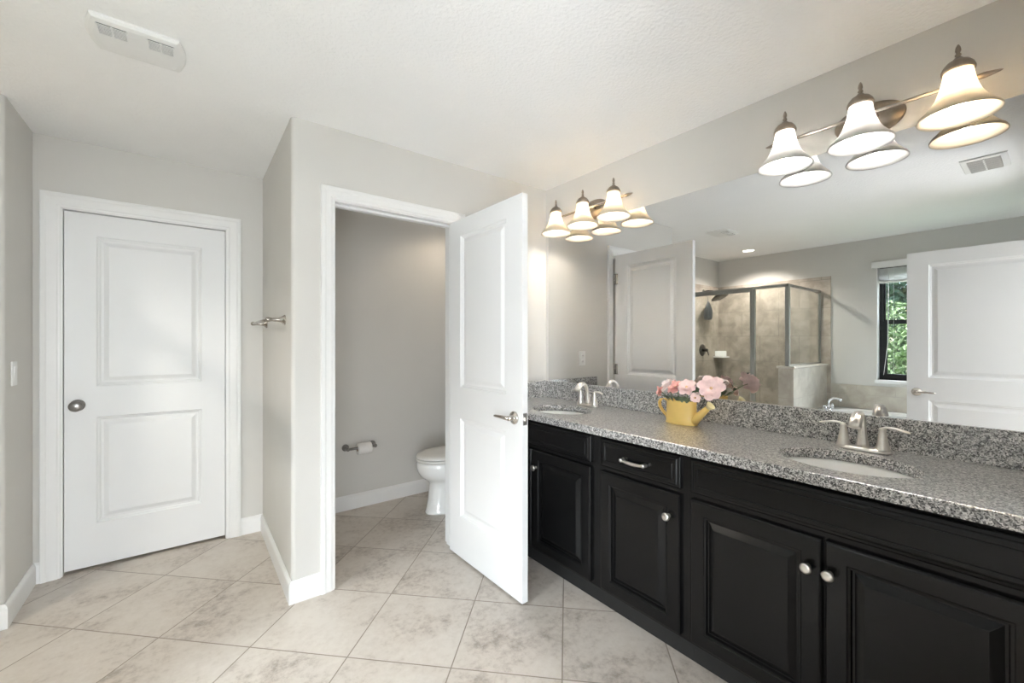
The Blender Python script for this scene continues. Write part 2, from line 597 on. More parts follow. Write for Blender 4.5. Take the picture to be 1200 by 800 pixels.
struct('wall_far', mb, 'wall', 'greige end wall with the closed white door', 'wall')
poly = arc(LX - rb, SY + rb, rb, 270, 360, 8) + [(LX, DY), (LX - 0.11, DY), (LX - 0.11, SY + 0.11), (FX, SY + 0.11), (FX, SY)]
struct('wall_left', MB().prism(poly, 0, CEIL), 'wall', 'greige wall at the left edge that turns into the shower', 'wall')

# window wall with its opening
WY0, WY1, WZ0, WZ1 = 0.36, 1.205, 0.895, 2.13
mb = MB()
mb.box(FX - .15, FX, -0.17, WY0, 0, CEIL).box(FX - .15, FX, WY1, SY + .11, 0, CEIL)
mb.box(FX - .15, FX, WY0, WY1, 0, WZ0).box(FX - .15, FX, WY0, WY1, WZ1, CEIL)
struct('wall_window', mb, 'wall', 'greige wall above the bathtub with the black framed window', 'wall')
# entry wall
E0, E1 = -0.545, 0.27
mb = MB()
mb.box(FX, E0, EY - .11, EY, 0, CEIL).box(E1, WX, EY - .11, EY, 0, CEIL).box(E0, E1, EY - .11, EY, 2.06, CEIL)
struct('wall_entry', mb, 'wall', 'greige wall with the entry doorway behind the viewer', 'wall')
# bedroom beyond the entry
mb = MB()
mb.box(-2.2, -2.1, -3.7, -.17, 0, CEIL).box(2.5, 2.6, -3.7, -.17, 0, CEIL).box(-2.2, 2.6, -3.8, -3.7, 0, CEIL).box(-2.2, FX - .15, -.17, -.06, 0, CEIL).box(WX + .14, 2.6, -.17, -.06, 0, CEIL)
struct('wall_bedroom', mb, 'wall', 'greige walls of the bedroom beyond the entry', 'wall')
struct('floor_bedroom', MB().box(-2.2, 2.6, -3.8, -.17, -.08, 0), 'carpet', 'carpeted floor of the bedroom beyond the entry', 'floor')
struct('ceiling_bedroom', MB().box(-2.2, 2.6, -3.8, -.17, CEIL, CEIL + .1), 'ceil', 'white ceiling of the bedroom beyond the entry', 'ceiling')

# baseboards
bt = 0.014
mb = MB()
baseboard(mb, (LX, SY), (LX, DY), (1, 0), m0=bt, m1=-bt)
baseboard(mb, (LX - .05, SY), (LX, SY), (0, -1), m1=bt)
baseboard(mb, (LX, DY), (D0 - .075, DY), (0, -1), m0=-bt)
struct('baseboard_left', mb, 'trim', 'white baseboard at the left wall beside the closed door', 'baseboard')
mb = MB()
baseboard(mb, (D1 + .075, DY), (CX, DY), (0, -1), m1=-bt)
baseboard(mb, (CX, WY), (CX, DY), (-1, 0), m0=bt, m1=-bt)
baseboard(mb, (CX, WY), (OP0 - .068, WY), (0, -1), m0=bt)
struct('baseboard_corner', mb, 'trim', 'white baseboard wrapping the corner below the towel bar', 'baseboard')
mb = MB()
baseboard(mb, (CX + .115, DY), (WX, DY), (0, -1), m0=-bt, m1=-bt)
baseboard(mb, (WX, WB), (WX, DY), (-1, 0), m1=-bt)
baseboard(mb, (CX + .115, WB), (CX + .115, DY), (1, 0), m1=-bt)
struct('baseboard_far', mb, 'trim', 'white baseboard inside the toilet room', 'baseboard')
mb = MB()
baseboard(mb, (OP1 + .075, WY), (1.63, WY), (0, -1))
struct('baseboard_back', mb, 'trim', 'short white baseboard between toilet room doorway and vanity', 'baseboard')

# ------------------------------------------------------------------ door casings and jambs


def jamb(mb, u0, u1, top, y0, y1):
    mb.box(u0 - .012, u0, y0, y1, 0, top + .012).box(u1, u1 + .012, y0, y1, 0, top + .012).box(u0, u1, y0, y1, top, top + .012)


mb = MB()
casing(mb, lambda u, z, o: Vector((u, DY - o, z)), D0 - .006, D1 + .006, DT + .006, wd=0.078)
jamb(mb, D0, D1, DT, DY - .001, DY + .12)
struct('trim_1', mb, 'trim', 'white casing round the closed two panel door', 'door casing')
mb = MB()
casing(mb, lambda u, z, o: Vector((u, WY - o, z)), OP0 - .006, OP1 + .006, OPT + .006, wd=0.066)
jamb(mb, OP0, OP1, OPT, WY - .001, WB + .001)
mb.box(OP0, OP0 + .012, WY + .04, WY + .075, 0, OPT).box(OP1 - .012, OP1, WY + .04, WY + .075, 0, OPT).box(OP0, OP1, WY + .04, WY + .075, OPT - .012, OPT)
casing(mb, lambda u, z, o: Vector((u, WB + o, z)), OP0 - .006, OP1 + .006, OPT + .006, wd=0.066)
t2 = struct('trim_2', mb, 'trim', 'white casing round the open toilet room doorway', 'door casing')
sp = MB().box(OP0 - .001, OP0 + .002, WY + .004, WY + .03, .90, .96).build('strike_plate', 'nickel', t2)
mb = MB()
jamb(mb, E0 + .0, E1, 2.06, EY - .111, EY + .001)
casing(mb, lambda u, z, o: Vector((u, EY + o, z)), E0 - .006, E1 + .006, 2.066, wd=0.066)
struct('trim_3', mb, 'trim', 'white casing round the entry doorway', 'door casing')

# ------------------------------------------------------------------ doors


def lever(root, T, side, flip):
    """Rosette and lever; T(u, v, d): u along the door towards the free edge."""
    q = MB()
    c, ax = T(0, 0, 0), T(0, 0, 1) - T(0, 0, 0)
    q.lathe([(0.0, 0), (0.033, 0), (0.033, .004), (0.030, .009), (0.016, .012), (0.013, .018), (0.012, .042), (0.0, .044)], c, ax, 28)
    ro = q.build('handle', 'nickel', root)
    l = MB().sweep([T(0.004, 0, .040), T(-.02, 0.001, .046), T(-.06, .002, .046), T(-.10, 0.0, .043), T(-.118, -.002, .040)], [.0105, .010, .0085, .0075, .006], 12, squash=1.0, up=ax)
    l.build('lever', 'nickel', ro)


# closed door in the end wall
door1 = thing('door_1', 'closed white two panel door with a round grey knob', 'door', (D0, DY + .02, 0), kind='structure')
w1, h1 = D1 - D0 - .006, DT - .02
T1 = lambda u, v, d: Vector((D0 + .003 + u, DY + .022 - d, .016 + v))
mb = panel_slab(MB(), T1, w1, h1, [(.13, w1 - .125, .243, .857), (.13, w1 - .125, 1.035, 1.903)], DOOR_LOOPS, .035)
mb.build('door_slab', 'door', door1)
q = MB().lathe([(0, 0), (.033, 0), (.033, .005), (.029, .010), (.014, .014), (.012, .030), (.016, .036), (.027, .046), (.0305, .056), (.028, .066), (.019, .071), (0, .072)], (-.503, DY + .022, .948), (0, -1, 0), 32)
q.build('knob', 'steel', door1)

# toilet-room door, standing open
FY, HY, FXD = 1.612, 2.318, 1.292
door2 = thing('door_2', 'white two panel door standing open before the vanity', 'door', (1.31, HY, 0), kind='structure')
w2 = HY - FY
tilt = 0.012
T2 = lambda u, v, d: Vector((FXD + tilt * u / w2 - d, HY - u, .014 + v))
mb = panel_slab(MB(), T2, w2, 2.033, [(.125, w2 - .13, .245, .835), (.125, w2 - .13, 1.022, 1.934)], DOOR_LOOPS, .035)
mb.build('door_slab', 'door', door2)
lever(door2, lambda u, v, d: Vector((FXD + tilt - .001 - d, FY + .062 - u, .926 + v)), 1, 1)
lever(door2, lambda u, v, d: Vector((FXD + tilt + .036 + d, FY + .062 - u, .926 + v)), 1, 1)
MB().box(FXD + tilt + .006, FXD + tilt + .030, FY - .0012, FY + .001, .895, .955).build('latch_plate', 'steel', door2)
q = MB()
q.box(FXD + tilt + .012, FXD + tilt + .024, FY - .009, FY, .917, .934)
q.build('latch', 'nickel', door2)
for z in (.28, 1.03, 1.80):
    q = MB()
    q.lathe([(0, 0), (.007, 0), (.007, .09), (0, .092)], (FXD + .041, HY + .002, z), (0, 0, 1), 12)
    q.box(FXD + .036, FXD + .0375, HY - .03, HY + .002, z, z + .09)
    q.build('hinge', 'nickel', door2)

# entry door, standing open beside the camera
door3 = thing('door_3', 'white two panel entry door standing open, seen in the mirror before the window', 'door', (-.57, -.04, 0), kind='structure')
w3 = .81
T3 = lambda u, v, d: Vector((-.55 + d, -.038 + u, .012 + v))
mb = panel_slab(MB(), T3, w3, 2.033, [(.125, w3 - .13, .245, .82), (.125, w3 - .13, 1.005, 1.925)], DOOR_LOOPS, .035)
mb.build('door_slab', 'door', door3)
lever(door3, lambda u, v, d: Vector((-.55 + d, .712 + u, .895 + v)), 1, 1)
lever(door3, lambda u, v, d: Vector((-.585 - d, .712 + u, .895 + v)), 1, 1)
for z in (.28, 1.03, 1.80):
    MB().lathe([(0, 0), (.007, 0), (.007, .09), (0, .092)], (-.543, -.046, z), (0, 0, 1), 12).build('hinge', 'nickel', door3)

# ------------------------------------------------------------------ vanity cabinets
DFX, CFX, TKX = 1.567, 1.587, 1.641
CTZ, CBZ, CNX = 0.900, 0.863, 1.545
CAB_LOOPS = [(0, 0), (.003, -.003), (.009, -.005), (.012, -.0130), (.018, -.0130), (.040, -.0020), (.043, -.0012)]
CAB_EDGE = [(0, -.006), (.004, -.0015), (.008, 0)]
U = lambda y1, z0: (lambda u, v, d: Vector((DFX - d, y1 - u, z0 + v)))


def cab_body(root, y0, y1):
    q = MB()
    q.box(CFX, CFX + .019, y0, y1, .11, CBZ)
    q.box(CFX + .019, WX - .002, y0, y0 + .016, .11, CBZ).box(CFX + .019, WX - .002, y1 - .016, y1, .11, CBZ)
    q.box(CFX + .019, WX - .002, y0 + .016, y1 - .016, .11, .126)
    q.build('body', 'cab', root)
    MB().box(TKX, TKX + .016, y0, y1, 0, .11).build('toe_kick', 'toe', root)


def cab_door(root, y1, y0, z0, z1, knob_y=None):
    w, h = y1 - y0, z1 - z0
    q = panel_slab(MB(), U(y1, z0), w, h, [(.054, w - .054, .054, h - .054)], CAB_LOOPS, .0195, both=False, edge=CAB_EDGE)
    d = q.build('door', 'cab', root)
    if knob_y:
        MB().lathe([(0, 0), (.009, 0), (.009, .003), (.0055, .006), (.0055, .013), (.010, .017), (.0155, .020), (.017, .025), (.0155, .029), (.010, .031), (0, .0315)],
                   (DFX, knob_y, .594), (-1, 0, 0), 26).build('knob', 'nickel_l', d)
    return d


def drawer_front(root, y1, y0, z0, z1, name):
    w, h = y1 - y0, z1 - z0
    q = panel_slab(MB(), U(y1, z0), w, h, [(.03, w - .03, .03, h - .03)], [(0, 0), (.002, -.0015), (.004, 0)], .0195, both=False,
                   edge=[(0, -.009), (.004, -.006), (.012, -.004), (.016, -.0012), (.020, 0)])
    return q.build(name, 'cab', root)


cA = thing('sink_cabinet', 'black two door sink cabinet at the far corner behind the open white door', 'cabinet', (1.85, 1.857, 0), 'vanity cabinets')
cab_body(cA, 1.376, WY - .002)
drawer_front(cA, 2.305, 1.408, .714, .845, 'false_drawer_front')
cab_door(cA, 1.852, 1.408, .124, .690, 1.812)
cab_door(cA, 2.305, 1.861, .124, .690, 1.902)
cB = thing('drawer_cabinet', 'narrow black cabinet with one drawer above a single door, between the sink cabinets', 'cabinet', (1.85, 1.14, 0), 'vanity cabinets')
cab_body(cB, .9095, 1.3755)
d = drawer_front(cB, 1.344, .931, .714, .845, 'drawer')
q = MB()
yc, z = 1.145, .775
for s in (-1, 1):
    q.lathe([(0, 0), (.0085, 0), (.0095, .004), (.0075, .010), (.0085, .020), (.0095, .025), (.006, .029), (0, .030)], (DFX, yc + s * .058, z), (-1, 0, 0), 16)
q.sweep([(DFX - .022, yc - .058 + .116 * i / 10, z - .005 * math.sin(PI * i / 10)) for i in range(11)],
        [.0055 + .003 * math.sin(PI * i / 10) for i in range(11)], 12)
q.build('pull', 'nickel_l', d)
cab_door(cB, 1.344, .931, .124, .690, .977)
cC = thing('sink_cabinet', 'black two door sink cabinet below the sink nearest the right edge', 'cabinet', (1.85, .446, 0), 'vanity cabinets')
cab_body(cC, -.022, .909)
drawer_front(cC, .886, .006, .714, .845, 'false_drawer_front')
cab_door(cC, .886, .4505, .124, .690, .486)
cab_door(cC, .4415, .006, .124, .690, .428)

# ------------------------------------------------------------------ granite worktop with two oval cut-outs
SINKS = [(1.79, 1.835), (1.79, .446)]
SA, SB = .158, .198     # half sizes of the oval along x and y
ctop = thing('countertop', 'speckled grey granite vanity countertop with two oval sinks', 'countertop', (1.83, 1.15, CBZ))
X0, X1, Y0, Y1 = CNX, WX - .0008, -.045, WY - .0008
mb = MB()
ys = [Y0]
for cx, cy in sorted(SINKS, key=lambda q: q[1]):
    ys += [cy - .25, cy + .25]
ys.append(Y1)
e = .006
for z, top in ((CTZ, True), (CBZ, False)):
    xa = X0 + (e if top else 0)
    for i in range(len(ys) - 1):
        a, b2 = ys[i], ys[i + 1]
        if i % 2 == 0:
            mb.add([(xa, a, z), (X1, a, z), (X1, b2, z), (xa, b2, z)], [(0, 1, 2, 3)])
        else:
            cx, cy = sorted(SINKS, key=lambda q: q[1])[i // 2]
            N = 72
            angs = sorted(set([2 * PI * k / N for k in range(N)] + [math.atan2(yy - cy, xx - cx) % (2 * PI) for xx in (xa, X1) for yy in (a, b2)]))
            inner, outer = [], []
            for t in angs:
                dx, dy = math.cos(t), math.sin(t)
                rr = 1 / math.sqrt((dx / SA) ** 2 + (dy / SB) ** 2)
                inner.append((cx + rr * dx, cy + rr * dy))
                ks = []
                if dx > 1e-9: ks.append((X1 - cx) / dx)
                if dx < -1e-9: ks.append((xa - cx) / dx)
                if dy > 1e-9: ks.append((b2 - cy) / dy)
                if dy < -1e-9: ks.append((a - cy) / dy)
                k = min(ks)
                outer.append((cx + k * dx, cy + k * dy))
            n = len(angs)
            if top:
                mb.loft([[(*p, z) for p in outer], [(*p, z) for p in inner]], False, False, smooth=False)
                mb.loft([[(*p, z) for p in inner], [(*p, CBZ) for p in inner]], False, False, smooth=True)
            else:
                mb.loft([[(*p, z) for p in outer], [(*p, z) for p in inner]], False, False, smooth=False)
pr = [(X0, CBZ), (X0, CTZ - e), (X0 + e * .3, CTZ - e * .3), (X0 + e, CTZ)]
mb.loft([[(x, Y0, z) for x, z in pr], [(x, Y1, z) for x, z in pr]], False, False, smooth=False, closed=False)
for y in (Y0, Y1):
    mb.add([(x, y, z) for x, z in pr] + [(X1, y, CTZ), (X1, y, CBZ)], [(0, 1, 2, 3, 4, 5)])
mb.build('slab', 'granite', ctop)
SPZ = 1.022
MB().box(WX - .021, WX - .0008, Y0, Y1, CTZ, SPZ).build('backsplash', 'granite', ctop, bevel=.002)
MB().box(X0 + .012, WX - .021, WY - .021, WY - .0008, CTZ, SPZ).build('side_splash', 'granite', ctop, bevel=.002)


def make_sink(c, label):
    cx, cy = c
    root = thing('sink', label, 'sink', (cx, cy, .72), 'undermount sinks')
    q = MB()
    N = 56
    rings = []
    for f, z in [(1.10, CBZ - .001), (1.06, CBZ - .001), (1.035, CBZ - .001), (1.02, CBZ - .012), (.99, .835), (.93, .80), (.82, .765), (.62, .738), (.35, .727), (.10, .724)]:
        rings.append([(cx + SA * f * math.cos(2 * PI * k / N), cy + SB * f * math.sin(2 * PI * k / N), z) for k in range(N)])
    for f, z in [(.10, .712), (.40, .714), (.68, .726), (.90, .755), (1.02, .795), (1.08, .84), (1.10, CBZ - .012), (1.10, CBZ - .001)]:
        rings.append([(cx + SA * f * math.cos(2 * PI * k / N), cy + SB * f * math.sin(2 * PI * k / N), z) for k in range(N)])
    q.loft(rings, False, False)
    q.build('basin', 'ceramic', root)
    MB().lathe([(0, .7235), (.021, .7235), (.023, .727), (.019, .729), (.012, .7285), (.0, .731)], (cx, cy, 0), (0, 0, 1), 24).build('drain', 'chrome', root)


make_sink(SINKS[0], 'white oval undermount sink in the far corner of the countertop')
make_sink(SINKS[1], 'white oval undermount sink at the near right part of the countertop')


def make_faucet(cy, label):
    X, Z = 2.018, CTZ
    root = thing('faucet', label, 'faucet', (X, cy, Z), 'vanity faucets')
    q = MB()
    N = 40
    def oval(a, b, z):
        return [(X + a * math.copysign(abs(math.cos(t)) ** .8, math.cos(t)), cy + b * math.copysign(abs(math.sin(t)) ** .8, math.sin(t)), z) for t in [2 * PI * k / N for k in range(N)]]
    q.loft([oval(.028, .084, Z + .0005), oval(.029, .085, Z + .004), oval(.026, .082, Z + .010), oval(.020, .076, Z + .014)])
    q.build('base_plate', 'nickel_l', root)
    q = MB()
    pts, rad = [], []
    for t, dx, dz, r in [(0, 0, .008, .023), (.1, 0, .03, .0180), (.2, -.001, .06, .0140), (.3, -.003, .09, .0122), (.4, -.009, .115, .0122), (.5, -.022, .133, .0135),
                         (.6, -.042, .142, .0155), (.7, -.062, .139, .0175), (.8, -.080, .127, .0190), (.9, -.094, .110, .0200), (1, -.100, .098, .0195)]:
        pts.append((X + dx, cy, Z + dz)); rad.append(r)
    # fluted spout: ribbed cross-section
    rings = []
    P = [Vector(p) for p in pts]
    for i, p in enumerate(P):
        t = (P[min(i + 1, len(P) - 1)] - P[max(i - 1, 0)]).normalized()
        b = Vector((0, 1, 0)); n = t.cross(b).normalized()
        rings.append([p + (n * math.cos(a) * .80 + b * math.sin(a)) * rad[i] * (1 + .05 * math.cos(8 * a)) for a in [2 * PI * k / 48 for k in range(48)]])
    q.loft(rings)
    q.build('spout', 'nickel_l', root)
    for s in (-1, 1):
        h = MB()
        yy = cy + s * .058
        h.lathe([(0, Z + .009), (.023, Z + .009), (.0225, Z + .015), (.0185, Z + .030), (.0145, Z + .055), (.0112, Z + .076), (.0105, Z + .082), (.0115, Z + .085), (.010, Z + .092), (0, Z + .095)], (X, yy, 0), (0, 0, 1), 28)
        hd = h.build('handle', 'nickel_l', root)
        l = MB().sweep([(X, yy - s * .004, Z + .090), (X - .002, yy + s * .014, Z + .096), (X - .005, yy + s * .034, Z + .097), (X - .008, yy + s * .054, Z + .093), (X - .010, yy + s * .070, Z + .089), (X - .011, yy + s * .076, Z + .088)],
                       [.009, .0095, .0092, .0088, .0075, .003], 14, squash=.5)
        l.build('lever', 'nickel_l', hd)
    MB().lathe([(0, 0), (.003, 0), (.003, .05), (.006, .053), (.006, .060), (0, .062)], (X + .026, cy, Z + .008), (0, 0, 1), 12).build('lift_rod', 'nickel_l', root)


make_faucet(1.832, 'brushed nickel two handle faucet at the far corner sink')
make_faucet(.450, 'brushed nickel two handle faucet at the near right sink')

# ------------------------------------------------------------------ mirror
mir = thing('mirror', 'long frameless wall mirror above the vanity backsplash', 'mirror', (WX, 1.13, SPZ + .001))
MB().box(WX - .006, WX - .0005, -.045, 2.306, SPZ + .004, 2.102).build('glass', 'mirror', mir)
MB().box(WX - .009, WX - .0005, -.045, 2.306, SPZ + .0005, SPZ + .004).build('bottom_channel', 'chrome', mir)

# ------------------------------------------------------------------ vanity lights


def vanity_light(yc, shades, label, bulb=None):
    Z = 2.177
    XB, XS = 2.050, 2.0
    root = thing('vanity_light', label, 'wall light', (WX, yc, Z), 'three shade vanity lights')
    q = MB().lathe([(0, 0), (.108, 0), (.110, .006), (.106, .012), (.096, .014), (.092, .020), (.060, .026), (.030, .030), (0, .031)], (WX - .0005, yc, Z), (-1, 0, 0), 48, sx=.60, sy=1.0)
    q.build('backplate', 'bronze', root)
    q = MB().sweep([(XB, yc - .268, Z), (XB, yc + .268, Z)], .0068, 14)
    q.sweep([(WX - .028, yc - .03, Z - .002), (XB, yc - .03, Z)], .006, 10).sweep([(WX - .028, yc + .03, Z - .002), (XB, yc + .03, Z)], .006, 10)
    q.build('bar', 'nickel', root)
    for s in (-1, 1):
        MB().lathe([(0, 0), (.0085, 0), (.0085, .006), (.0055, .009), (.009, .014), (.0055, .019), (.0085, .030), (.0098, .042), (.0075, .060), (.0035, .078), (0, .084)], (XB, yc + s * .264, Z), (0, s, 0), 16).build('finial', 'bronze', root)
    for (dy, kind) in shades:
        y = yc + dy
        arm = MB().sweep([(XB, y, Z), (XB - .004, y, Z + .022), (XB - .018, y, Z + .040), (XS, y, Z + .045)], .0062, 12)
        arm.build('arm', 'bronze', root)
        cp = MB().lathe([(0, 2.240), (.010, 2.240), (.014, 2.234), (.028, 2.226), (.037, 2.214), (.041, 2.203), (.041, 2.196), (.034, 2.196), (0, 2.200)], (XS, y, 0), (0, 0, 1), 28).build('shade_cap', 'bronze', root)
        MB().lathe([(0, 2.238), (.008, 2.238), (.0055, 2.244), (.0085, 2.250), (.0045, 2.256), (.0075, 2.264), (.006, 2.275), (.002, 2.284), (0, 2.285)], (XS, y, 0), (0, 0, 1), 16).build('finial', 'bronze', cp)
        prof = [(.035, 2.200), (.037, 2.185), (.040, 2.165), (.046, 2.140), (.055, 2.115), (.068, 2.092), (.083, 2.074), (.095, 2.062), (.100, 2.053), (.100, 2.049),
                (.0965, 2.050), (.090, 2.059), (.079, 2.071), (.064, 2.089), (.051, 2.113), (.042, 2.140), (.036, 2.166), (.033, 2.186), (.031, 2.200)]
        rings = [[(XS + r * math.cos(2 * PI * k / 44), y + r * math.sin(2 * PI * k / 44), z) for k in range(44)] for r, z in prof]
        MB().loft(rings, False, False).build('shade', 'shade_' + kind, root)
        MB().lathe([(0, 2.196), (.013, 2.196), (.013, 2.165), (.020, 2.148), (.028, 2.125), (.030, 2.108), (.025, 2.092), (.013, 2.083), (0, 2.081)], (XS, y, 0), (0, 0, 1), 24).build('bulb', bulb or 'bulb_' + kind, root)


vanity_light(1.857, [(-.247, 'warm'), (0, 'warm'), (.247, 'warm')], 'three shade vanity light with cream bells in the far corner above the mirror', 'bulb_dim')
vanity_light(.452, [(-.253, 'warm'), (0, 'cool'), (.252, 'cool')], 'three shade vanity light at upper right with two white bells and one cream bell')

# ------------------------------------------------------------------ toilet room
TY = 2.93
toilet = thing('toilet', 'white two piece toilet half hidden behind the open door', 'toilet', (1.75, TY, 0))


def egg(xf, xb, hw, z, n=44):
    xm = xf + (xb - xf) * .56
    o = []
    for k in range(n):
        t = 2 * PI * k / n
        c, s_ = math.cos(t), math.sin(t)
        x = xm + (c * (xb - xm) if c > 0 else c * (xm - xf))
        o.append((x, TY + hw * s_ * (1 - .04 * c), z))
    return o


q = MB().loft([egg(*a[1:], a[0]) for a in [(.0, 1.428, 1.97, .124), (.012, 1.426, 1.97, .126), (.03, 1.434, 1.97, .118), (.10, 1.448, 1.96, .110), (.18, 1.458, 1.95, .108), (.225, 1.460, 1.95, .112),
              (.245, 1.448, 1.945, .126), (.265, 1.418, 1.942, .148), (.29, 1.390, 1.94, .166), (.325, 1.370, 1.935, .180), (.36, 1.362, 1.93, .185), (.388, 1.362, 1.925, .185), (.396, 1.368, 1.92, .180), (.398, 1.375, 1.91, .172)]])
q.build('bowl', 'ceramic', toilet)
q = MB().loft([egg(*a[1:], a[0]) for a in [(.3985, 1.40, 1.82, .150), (.405, 1.385, 1.825, .165), (.4055, 1.360, 1.835, .186), (.418, 1.358, 1.835, .188), (.422, 1.366, 1.83, .180)]])
q.build('seat', 'seat', toilet)
q = MB().loft([egg(*a[1:], a[0]) for a in [(.4225, 1.40, 1.82, .150), (.4285, 1.385, 1.825, .165), (.429, 1.360, 1.835, .187), (.438, 1.360, 1.835, .187), (.446, 1.370, 1.83, .178), (.451, 1.40, 1.81, .150), (.453, 1.48, 1.76, .08)]])
q.build('lid', 'seat', toilet)
MB().box(1.90, 2.10, TY - .21, TY + .21, .39, .74).build('tank', 'ceramic', toilet, bevel=.02, bseg=4)
MB().box(1.888, 2.104, TY - .22, TY + .22, .741, .775).build('tank_lid', 'ceramic', toilet, bevel=.01, bseg=3)
q = MB().sweep([(1.90, TY + .15, .68), (1.882, TY + .15, .68), (1.876, TY + .13, .678), (1.876, TY + .08, .672)], [.008, .008, .007, .006], 12)
q.build('flush_lever', 'chrome', toilet)

hold = thing('toilet_paper_holder', 'dark nickel two post paper holder on the toilet room wall', 'toilet paper holder', (1.065, DY, .485))
for xx in (.962, 1.172):
    MB().lathe([(0, 0), (.027, 0), (.027, .004), (.021, .012), (.012, .026), (.0095, .050), (.011, .058), (.014, .066), (.014, .078), (.010, .085), (0, .086)], (xx, DY - .0005, .485), (0, -1, 0), 24).build('post', 'steel', hold)
MB().lathe([(0, 0), (.010, 0), (.010, .200), (0, .200)], (.967, DY - .072, .485), (1, 0, 0), 16).build('roller', 'steel', hold)
roll = thing('toilet_paper_roll', 'small white toilet paper roll on the holder', 'toilet paper', (1.085, DY - .072, .485))
q = MB()
c = (1.032, DY - .072, .485)
N = 40
rings = []
for r, z in [(.021, 0), (.040, 0), (.043, .003), (.043, .101), (.040, .104), (.021, .104)]:
    rings.append([(c[0] + z, c[1] + r * math.cos(2 * PI * k / N), c[2] - .006 + r * math.sin(2 * PI * k / N)) for k in range(N)])
q.loft(rings, False, False)
q.build('paper', 'paper', roll)
q = MB()
rings = [[(c[0] + z, c[1] + r * math.cos(2 * PI * k / N), c[2] - .006 + r * math.sin(2 * PI * k / N)) for k in range(N)] for r, z in [(.021, 0), (.021, .104), (.019, .104), (.019, 0), (.021, 0)]]
q.loft(rings, False, False)
q.build('cardboard_core', 'card', roll)


def recessed(x, y, label, power, col=(1.0, .92, .82)):
    root = thing('recessed_light', label, 'ceiling light', (x, y, CEIL), 'recessed ceiling lights')
    MB().lathe([(.062, .006), (.066, 0), (.082, .002), (.085, .008), (.062, .008), (.062, .006)], (x, y, CEIL - .008), (0, 0, 1), 36, caps=False).build('trim_ring', 'vent', root)
    MB().lathe([(0, 0), (.063, 0), (.063, .003), (0, .003)], (x, y, CEIL - .004), (0, 0, 1), 36).build('lens', 'down', root)
    lamp('downlight', 'SPOT', (x, y, CEIL - .02), power, col, radius=.06, spot=R(140), aim=(x, y, 0), parent=root)


recessed(-1.268, 2.338, 'round recessed light in the ceiling over the shower', SHOWER_P)
recessed(1.78, 3.02, 'round recessed light in the toilet room ceiling', WC_P, (1.0, .82, .62))

# ------------------------------------------------------------------ wall fittings
tb = thing('towel_bar', 'nickel towel bar on the narrow side of the wall corner', 'towel bar', (CX, 2.84, 1.426))
for y in (2.518, 3.168):
    MB().lathe([(0, 0), (.027, 0), (.027, .003), (.023, .008), (.0155, .018), (.0105, .034), (.0092, .060), (.0105, .068), (.0125, .076), (.0120, .086), (.0075, .092), (0, .093)], (CX + .0005, y, 1.426), (-1, 0, 0), 24).build('post', 'towelm', tb)
MB().sweep([(CX - .080, 2.518, 1.426), (CX - .080, 3.168, 1.426)], .0075, 14).build('rod', 'towelm', tb)

sw = thing('light_switch', 'white rocker light switch on the left wall', 'light switch', (LX, 3.059, 1.157))
MB().box(LX - .0005, LX + .006, 3.059 - .036, 3.059 + .036, 1.157 - .058, 1.157 + .058).build('plate', 'plastic', sw, bevel=.0025)
MB().add([(LX + .0055, 3.042, 1.124), (LX + .0055, 3.076, 1.124), (LX + .0055, 3.076, 1.190), (LX + .0055, 3.042, 1.190),
          (LX + .0065, 3.042, 1.124), (LX + .0065, 3.076, 1.124), (LX + .0105, 3.076, 1.190), (LX + .0105, 3.042, 1.190)],
         [(0, 1, 2, 3), (4, 5, 6, 7), (0, 1, 5, 4), (1, 2, 6, 5), (2, 3, 7, 6), (3, 0, 4, 7)]).build('rocker', 'plastic', sw)
ol = thing('wall_outlet', 'white double outlet on the wall seen in the mirror beside the open door', 'outlet', (1.718, WY, 1.175))
MB().box(1.682, 1.754, WY - .006, WY + .0005, 1.117, 1.233).build('plate', 'plastic', ol, bevel=.0025)
for z in (1.152, 1.198):
    s_ = MB().lathe([(0, 0), (.016, 0), (.016, .002), (.014, .003), (0, .003)], (1.718, WY - .0055, z), (0, -1, 0), 24, sx=1.0, sy=.9).build('socket', 'plastic', ol)
    MB().box(1.711, 1.7125, WY - .0095, WY - .008, z - .005, z + .005).box(1.7235, 1.725, WY - .0095, WY - .008, z - .005, z + .005).build('slot', 'black', s_)

# ceiling fan cover: bowed ends, two grilles
fan = thing('exhaust_fan', 'white ceiling exhaust fan cover with two small grilles', 'exhaust fan', (-.147, 2.12, CEIL))
fx0, fx1, fy0, fy1 = -.272, -.030, 2.010, 2.228


def fan_ring(ins, z):
    a, b2, c2, d2 = fx0 + ins, fx1 - ins, fy0 + ins, fy1 - ins
    o = []
    for k in range(13):
        t = k / 12
        o.append((b2 + .022 * math.sin(PI * t), c2 + (d2 - c2) * t, z))
    for k in range(13):
        t = k / 12
        o.append((a - .022 * math.sin(PI * t), d2 - (d2 - c2) * t, z))
    return o


MB().loft([fan_ring(0, CEIL + .001), fan_ring(0, CEIL - .008), fan_ring(.006, CEIL - .015), fan_ring(.02, CEIL - .019), fan_ring(.05, CEIL - .021)], smooth=False).build('cover', 'vent', fan)
for (ga, gb) in ((-.258, -.178), (-.122, -.046)):
    g = MB().box(ga, gb, 2.036, 2.096, CEIL - .0212, CEIL - .0195).build('grille', 'ventdark', fan)  # dark sheet, the shade behind the slats put into its colour
    q = MB()
    for i in range(9):
        y = 2.037 + i * .0072
        q.box(ga, gb, y, y + .0026, CEIL - .0232, CEIL - .0215)
    for i in range(3):
        x = ga + (gb - ga) * i / 2
        q.box(x - .0025, x + .0025, 2.036, 2.098, CEIL - .0240, CEIL - .0205)
    q.build('slats', 'vent', g)

